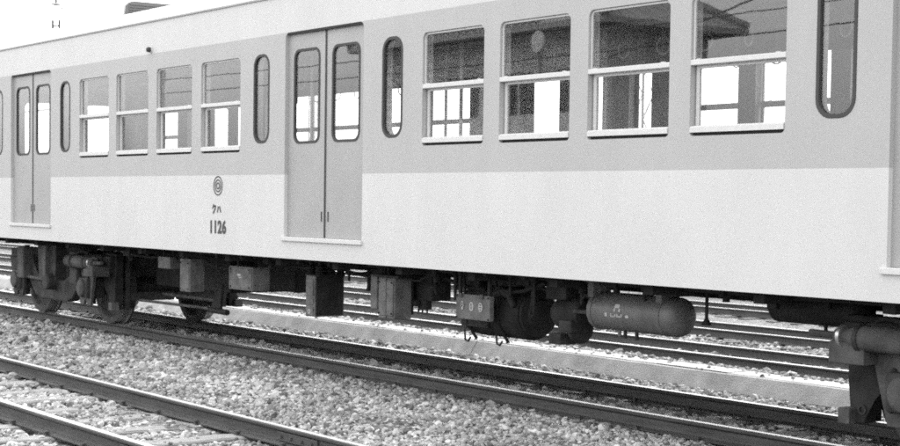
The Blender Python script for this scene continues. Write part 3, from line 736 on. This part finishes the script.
def bogie(cx, s):
    """s = +1: bolster anchor towards +x (inner end of the left bogie)"""
    B = T((cx, YA, 0)) @ Matrix.Diagonal((s, 1, 1, 1))
    def P(name, me, mt, par, fl=False):
        # bake (mirrored) placement into a copy of the mesh so every part is plain geometry
        me = me.copy(); M_ = B @ (Matrix.Diagonal((1, -1, 1, 1)) if fl else Matrix.Identity(4))
        me.transform(M_)
        if M_.determinant() < 0: me.flip_normals()
        return put(name, me, mt, par)
    root = P('bogie', boxm(-.22, .22, -.80, .80, .50, .66, bev=.02), IRON, car)     # transom and bolster
    for sd in (False, True):
        f = lambda n, me, mt: P(n, me, mt, root, sd)
        f('side_frame', prismm(SIDEP, -.90, -.76, .012), IRON)
        f('bolster_guide', prismm([(-.30, .97), (-.02, .97), (-.05, .46), (-.24, .46)], -.99, -.72, .008), IRONL)
        f('bolster_arm', prismm([(-.02, .97), (.20, .97), (.16, .46), (-.05, .46)], -.94, -.72, .008), IRON)
        f('pivot_cover', lathem([(-1.03, .03), (-1.03, .085), (-1.01, .10), (-.90, .10)], axis='Y', origin=(.06, 0, .455), seg=22), IRON)
        f('guide_rod', tubem([(-.95, -.93, .49), (-.24, -.93, .47)], .022, 8), IRONL)
        f('air_spring', lathem([(.70, .20), (.74, .25), (.79, .24), (.81, .22), (.83, .24), (.88, .25), (.92, .20), (1.0, .2)], axis='Z', origin=(.05, -.60, 0), seg=26), RUBBER)
        for ax in (-1.1, 1.1):
            f('axle_box', boxm(ax-.14, ax+.14, -.98, -.74, .32, .56, bev=.03), IRON)
            f('axle_box_cover', lathem([(-1.02, .02), (-1.02, .075), (-1.005, .10), (-.975, .105)], axis='Y', origin=(ax, 0, .435), seg=22), IRONL)
            f('pedestal', prismm([(ax-.31, .72), (ax-.25, .60), (ax-.15, .23), (ax-.05, .23), (ax-.02, .30), (ax+.02, .30), (ax+.05, .23), (ax+.15, .23), (ax+.25, .60), (ax+.31, .72)], -.935, -.90, .004), IRONL if ax > 0 else IRON)
            f('spring_cover', boxm(ax+(.12 if ax < 0 else -.34), ax+(.34 if ax < 0 else -.12), -1.0, -.78, .46, .86, bev=.02), IRONL if ax < 0 else IRON)
            bm = bmesh.new(); n = 70
            pts = [(ax+.07*math.cos(k*.55)*1.0, -.86+.07*math.sin(k*.55), .56+.0020*k) for k in range(n)]
            for p0, p1 in zip(pts[:-1], pts[1:]): cyl(bm, p0, p1, .014, 5)
            f('axle_spring', fin(bm, smooth=True, ang=60), IRON)
            for q in (-1, 1):
                xx_ = ax+q*.50
                f('brake_hanger', prismm([(xx_-.03, .86), (xx_+.03, .86), (xx_+.035, .20), (xx_-.035, .20)], -.66, -.60), IRON)
                bm = bmesh.new(); sh = []
                for k in range(7): a = R(-28+56*k/6); sh.append((ax+q*(WR+.012)*math.cos(a), .43+(WR+.012)*math.sin(a)))
                for k in range(6, -1, -1): a = R(-28+56*k/6); sh.append((ax+q*(WR+.06)*math.cos(a), .43+(WR+.06)*math.sin(a)))
                prism(bm, sh, -.60, -.50); f('brake_shoe', fin(bm), IRON)
            w_ = WHEEL.copy(); w_.transform(T((ax, -.5635, .4325))); P('wheel', w_, None, root, sd)
        # bolster anchor: thick cylinder with pale collars
        an = f('bolster_anchor', lathem([(.80, .05), (.80, .075), (1.40, .078), (1.43, .062), (1.48, .05), (1.56, .05)], axis='X', origin=(0, -1.02, .745), seg=20), IRONL)
        f('anchor_collar', lathem([(1.50, .04), (1.50, .072), (1.525, .072), (1.525, .04)], axis='X', origin=(0, -1.02, .745), seg=20), STEELTOP)
        for bx in (.98, 1.36): f('anchor_band', lathem([(bx, .06), (bx, .086), (bx+.03, .086), (bx+.03, .06)], axis='X', origin=(0, -1.02, .745), seg=20), IRON)
        f('anchor_rod', tubem([(1.52, -1.02, .745), (1.78, -1.02, .75)], .022, 8), IRONL)
        f('anchor_bracket', boxm(1.33, 1.60, -1.06, -.84, .585, .715, bev=.01), IRONL)
        f('end_plate', prismm([(1.30, .86), (1.68, .86), (1.66, .45), (1.64, .20), (1.54, .20), (1.46, .36), (1.32, .48)], -.80, -.70, .008), BOXD)
        f('brake_beam', boxm(1.56, 1.62, -.72, -.02, .30, .40, bev=.01), IRON)
        f('lifting_eye', ring_plate(circ(1.47, .30, .03, 16), circ(1.47, .30, .02, 16), -.90, -.88), IRON)
        for bx, bz in ((1.20, .56), (1.22, .33), (.98, .56)): f('bolt', cylm((bx, -.95, bz), (bx, -.93, bz), .02, 6), BOXD)
        f('release_lever', tubem([(1.05, -1.02, .82), (1.10, -1.02, .86), (1.22, -1.0, .87), (1.3, -.98, .85)], .016, 8), BOXD)
        f('guard_foot', boxm(1.60, 1.69, -.86, -.76, .195, .29, bev=.006), IRONL)
        f('end_bracket', prismm([(1.36, .82), (1.66, .82), (1.60, .62), (1.42, .62)], -.86, -.70, .006), IRON)
    for ax in (-1.1, 1.1): P('axle', lathem([(-.98, .06), (-.76, .06), (-.74, .08), (.74, .08), (.76, .06), (.98, .06)], axis='Y', origin=(ax, 0, .4325), seg=16), IRON, root)
    for ex in (-1.40, 1.40): P('end_beam', boxm(ex-.05, ex+.05, -.76, .76, .70, .80, bev=.01), IRON, root)
    return root
bogie(-19.28, 1); bogie(-4.98, -1)

# ------------------------------------------------------------------ overhead line behind the train
def mast(x, y, h, label):
    e = empty('catenary_mast', (x, y, -.65)); tag(e, label, 'catenary mast', 'lattice masts behind the carriage')
    bm = bmesh.new()
    for a in (-.17, .17):
        for b_ in (-.17, .17): cyl(bm, (x+a, y+b_, -.65), (x+a*.8, y+b_*.8, h), .022, 6)
    put('leg_frame', fin(bm), POLE, e)
    z = -.4; k = 0
    bm = bmesh.new()
    while z < h-.6:
        s = 1 if k % 2 else -1
        for a in (-.17, .17):
            cyl(bm, (x-s*.16, y+a, z), (x+s*.16, y+a, z+.55), .01, 5); cyl(bm, (x+a, y-s*.16, z), (x+a, y+s*.16, z+.55), .01, 5)
        z += .55; k += 1
    put('lattice_bracing', fin(bm), POLE, e)
    bm = bmesh.new(); cyl(bm, (x, y, h-.9), (x, y-3.4, h-.55), .03, 8); cyl(bm, (x, y, h-.1), (x, y-3.2, h-.5), .012, 6); put('cantilever_arm', fin(bm), POLE, e)
    put('insulator', lathem([(-3.55, .03), (-3.5, .07), (-3.45, .03), (-3.4, .07), (-3.35, .03)], axis='Y', origin=(x, y, h-.55), seg=12), PORC, e)
    return e
mast(-42, 17.7, 7.4, 'grey lattice overhead line mast glimpsed through the windows of the double doors')
mast(-27.5, 17.7, 7.4, 'grey lattice overhead line mast glimpsed through the third large window past the doors')
def wire(pts, r, label, grp='overhead wires behind the carriage'):
    o = put('overhead_wire', tubem(pts, r, 5), WIRE); tag(o, label, 'wire', grp); return o
for y, zc, nm in ((8.58, 4.75, 'first'), (11.75, 4.75, 'second'), (15.7, 4.75, 'third')):
    for dz, sag in ((0, 0), (.95, .35)):
        pts = []
        for k in range(31):
            x = -170+k*6.0; u = (x+170) % 45/45; pts.append((x, y, zc+dz-sag*4*u*(1-u)))
        wire(pts, .03, ('level contact wire' if dz == 0 else 'sagging upper carrier wire')+' strung over the %s track behind the concrete trough' % nm)
# suspended insulator set above the roof line
def insulator(x, y, z):
    e = empty('line_insulator', (x, y, z)); tag(e, 'small hanging line insulator with a wire cage above the carriage roof', 'insulator')
    cx_, cy_ = .815, .58
    put('hanger_rod', cylm((x, y, z+.02), (x, y, z+1.4), .03, 8), WIRE, e)
    put('shed', lathem([(-.02, .03), (0.0, .12), (.03, .11), (.05, .04)], axis='Z', origin=(x, y, z), seg=18), PORC, e)
    for s in (-1, 1):
        put('stay_wire', cylm((x+s*.17*cx_, y+s*.17*cy_, z-.07), (x+s*.08*cx_, y+s*.08*cy_, z-.36), .013, 6), WIRE, e)
        put('clamp', cylm((x+s*.09*cx_, y+s*.09*cy_, z-.36), (x+s*.09*cx_, y+s*.09*cy_, z-.56), .03, 8), WIRE, e)
    put('cage_ring', cylm((x-.17*cx_, y-.17*cy_, z-.07), (x+.17*cx_, y+.17*cy_, z-.07), .013, 6), WIRE, e)
    put('cross_tie', cylm((x-.09*cx_, y-.09*cy_, z-.49), (x+.09*cx_, y+.09*cy_, z-.49), .018, 6), WIRE, e)
insulator(-36.61, 7.4, 6.01)

# ------------------------------------------------------------------ behind the photographer (seen as reflections in the window glass)
HWALL = mat('house_plaster', .5, .85, .15, 2, .2, 30); HWOOD = mat('house_timber', .6, .8, .3, 3, stretch=(1, 1, 6)); TILE = mat('roof_tile', .3, .6, .25, 5)
h = empty('timber_house', (-37.6, -22.4, -.4)); tag(h, 'dark two storey house with a tiled hip roof, mirrored in the carriage windows', 'house')
hx0, hx1, hy0, hy1 = -43, -32.2, -24.2, -20.6
def hwall(holes):
    return plate([(hx0, -.4), (hx1, -.4), (hx1, 6.35), (hx0, 6.35)], holes, 0, .15)
hol = [[(x, z), (x+1.6, z), (x+1.6, z+1.3), (x, z+1.3)] for z in (.8, 3.9) for x in (-42, -39.4, -36.8, -34.3)]
put('wall', hwall(hol), HWOOD, h, T((0, hy1-.15, 0))); put('wall', boxm(hx0, hx1, hy0, hy0+.15, -.4, 6.35, bev=0), HWALL, h)
for x in (hx0, hx1-.15):
    bm = bmesh.new(); prismx(bm, [(hy0+.152, -.4), (hy1-.152, -.4), (hy1-.152, 6.35), (hy0+.152, 6.35)], x, x+.15); put('wall', fin(bm), HWALL, h)
FR = plate([(0, 0), (1.6, 0), (1.6, 1.3), (0, 1.3)], [[(.06, .06), (.77, .06), (.77, 1.24), (.06, 1.24)], [(.83, .06), (1.54, .06), (1.54, 1.24), (.83, 1.24)]], -.05, .02)
PNE = boxm(.05, 1.55, -.02, -.012, .05, 1.25, bev=0)
for z in (.8, 3.9):
    for x in (-42, -39.4, -36.8, -34.3):
        mw = T((x, hy1-.02, z)); f = put('window', FR, ALU, h, mw); put('pane', PNE, GLASS, f, mw)
ym = (hy0+hy1)/2; rx0, rx1, za, zb_ = hx0+1.8, hx1-1.8, 7.9, 6.3
ex0, ex1, ey0, ey1 = hx0-.8, hx1+.8, hy0-.8, hy1+.8
def slope(poly):
    bm = bmesh.new(); top = [bm.verts.new(p) for p in poly]; bot = [bm.verts.new((p[0], p[1], p[2]-.16)) for p in poly]
    bm.faces.new(top); bm.faces.new(bot[::-1]); n = len(poly)
    for i in range(n): bm.faces.new((top[i], bot[i], bot[(i+1) % n], top[(i+1) % n]))
    return fin(bm)
A_, B_, C_, D_ = (ex0, ey1, zb_), (ex1, ey1, zb_), (ex1, ey0, zb_), (ex0, ey0, zb_); P_, Q_ = (rx0, ym, za), (rx1, ym, za)
fs = put('roof', slope([A_, B_, Q_, P_]), TILE, h); put('roof', slope([B_, C_, Q_]), TILE, h); put('roof', slope([C_, D_, P_, Q_]), TILE, h); put('roof', slope([D_, A_, P_]), TILE, h)
for a_, b_ in ((A_, P_), (B_, Q_), (C_, Q_), (D_, P_), (P_, Q_)): put('ridge_cap', cylm(Vector(a_)+Vector((0, 0, .05)), Vector(b_)+Vector((0, 0, .05)), .13, 8), TILE, fs)
x = rx0
while x < rx1:
    put('tile_ridge', cylm((x, ym, za+.02), (x, ey1, zb_+.02), .05, 6), TILE, fs); x += .32
sg = empty('round_sign', (-20.45, -9.0, -.3)); tag(sg, 'round pale sign on a thin post, mirrored in a carriage window', 'sign')
put('post', cylm((-20.45, -9.05, -.3), (-20.45, -9.05, 4.25), .04, 12), POLE, sg)
put('disc', lathem([(-9.02, .17), (-9.0, .18), (-8.985, .17)], axis='Y', origin=(-20.45, 0, 4.09), seg=28), ALU, sg)
def upole(x, y, hgt, lab):
    e = empty('utility_pole', (x, y, -.4)); tag(e, lab, 'utility pole', 'utility poles behind the photographer')
    put('shaft', cylm((x, y, -.4), (x, y, hgt), .14, 12, .10), HWOOD, e); put('cross_arm', boxm(x-.06, x+.06, y-.9, y+.9, hgt-.6, hgt-.5, bev=.01), HWOOD, e)
    for q in (-.8, -.4, .4, .8): put('insulator', cylm((x, y+q, hgt-.5), (x, y+q, hgt-.36), .035, 8), PORC, e)
upole(-15, -14, 7.2, 'timber utility pole carrying the wire to the house eaves'); upole(-45, -14, 7.2, 'timber utility pole at the far end of the telephone wires')
for z, q in ((5.05, 0), (4.65, 0)):
    o = put('telephone_wire', tubem([(-45+30*k/12, -14+q, z-.12*4*(k/12)*(1-k/12)) for k in range(13)], .013, 5), WIRE)
    tag(o, 'upper telephone wire between the two utility poles' if z > 5 else 'lower telephone wire between the two utility poles', 'wire', 'wires behind the photographer')
o = put('service_wire', tubem([(-32.0+17.0*k/10, -20.5+6.5*k/10, 5.3+1.25*k/10-.1*4*(k/10)*(1-k/10)) for k in range(11)], .022, 5), WIRE); tag(o, 'sloping service wire from the utility pole down to the house eaves', 'wire', 'wires behind the photographer')
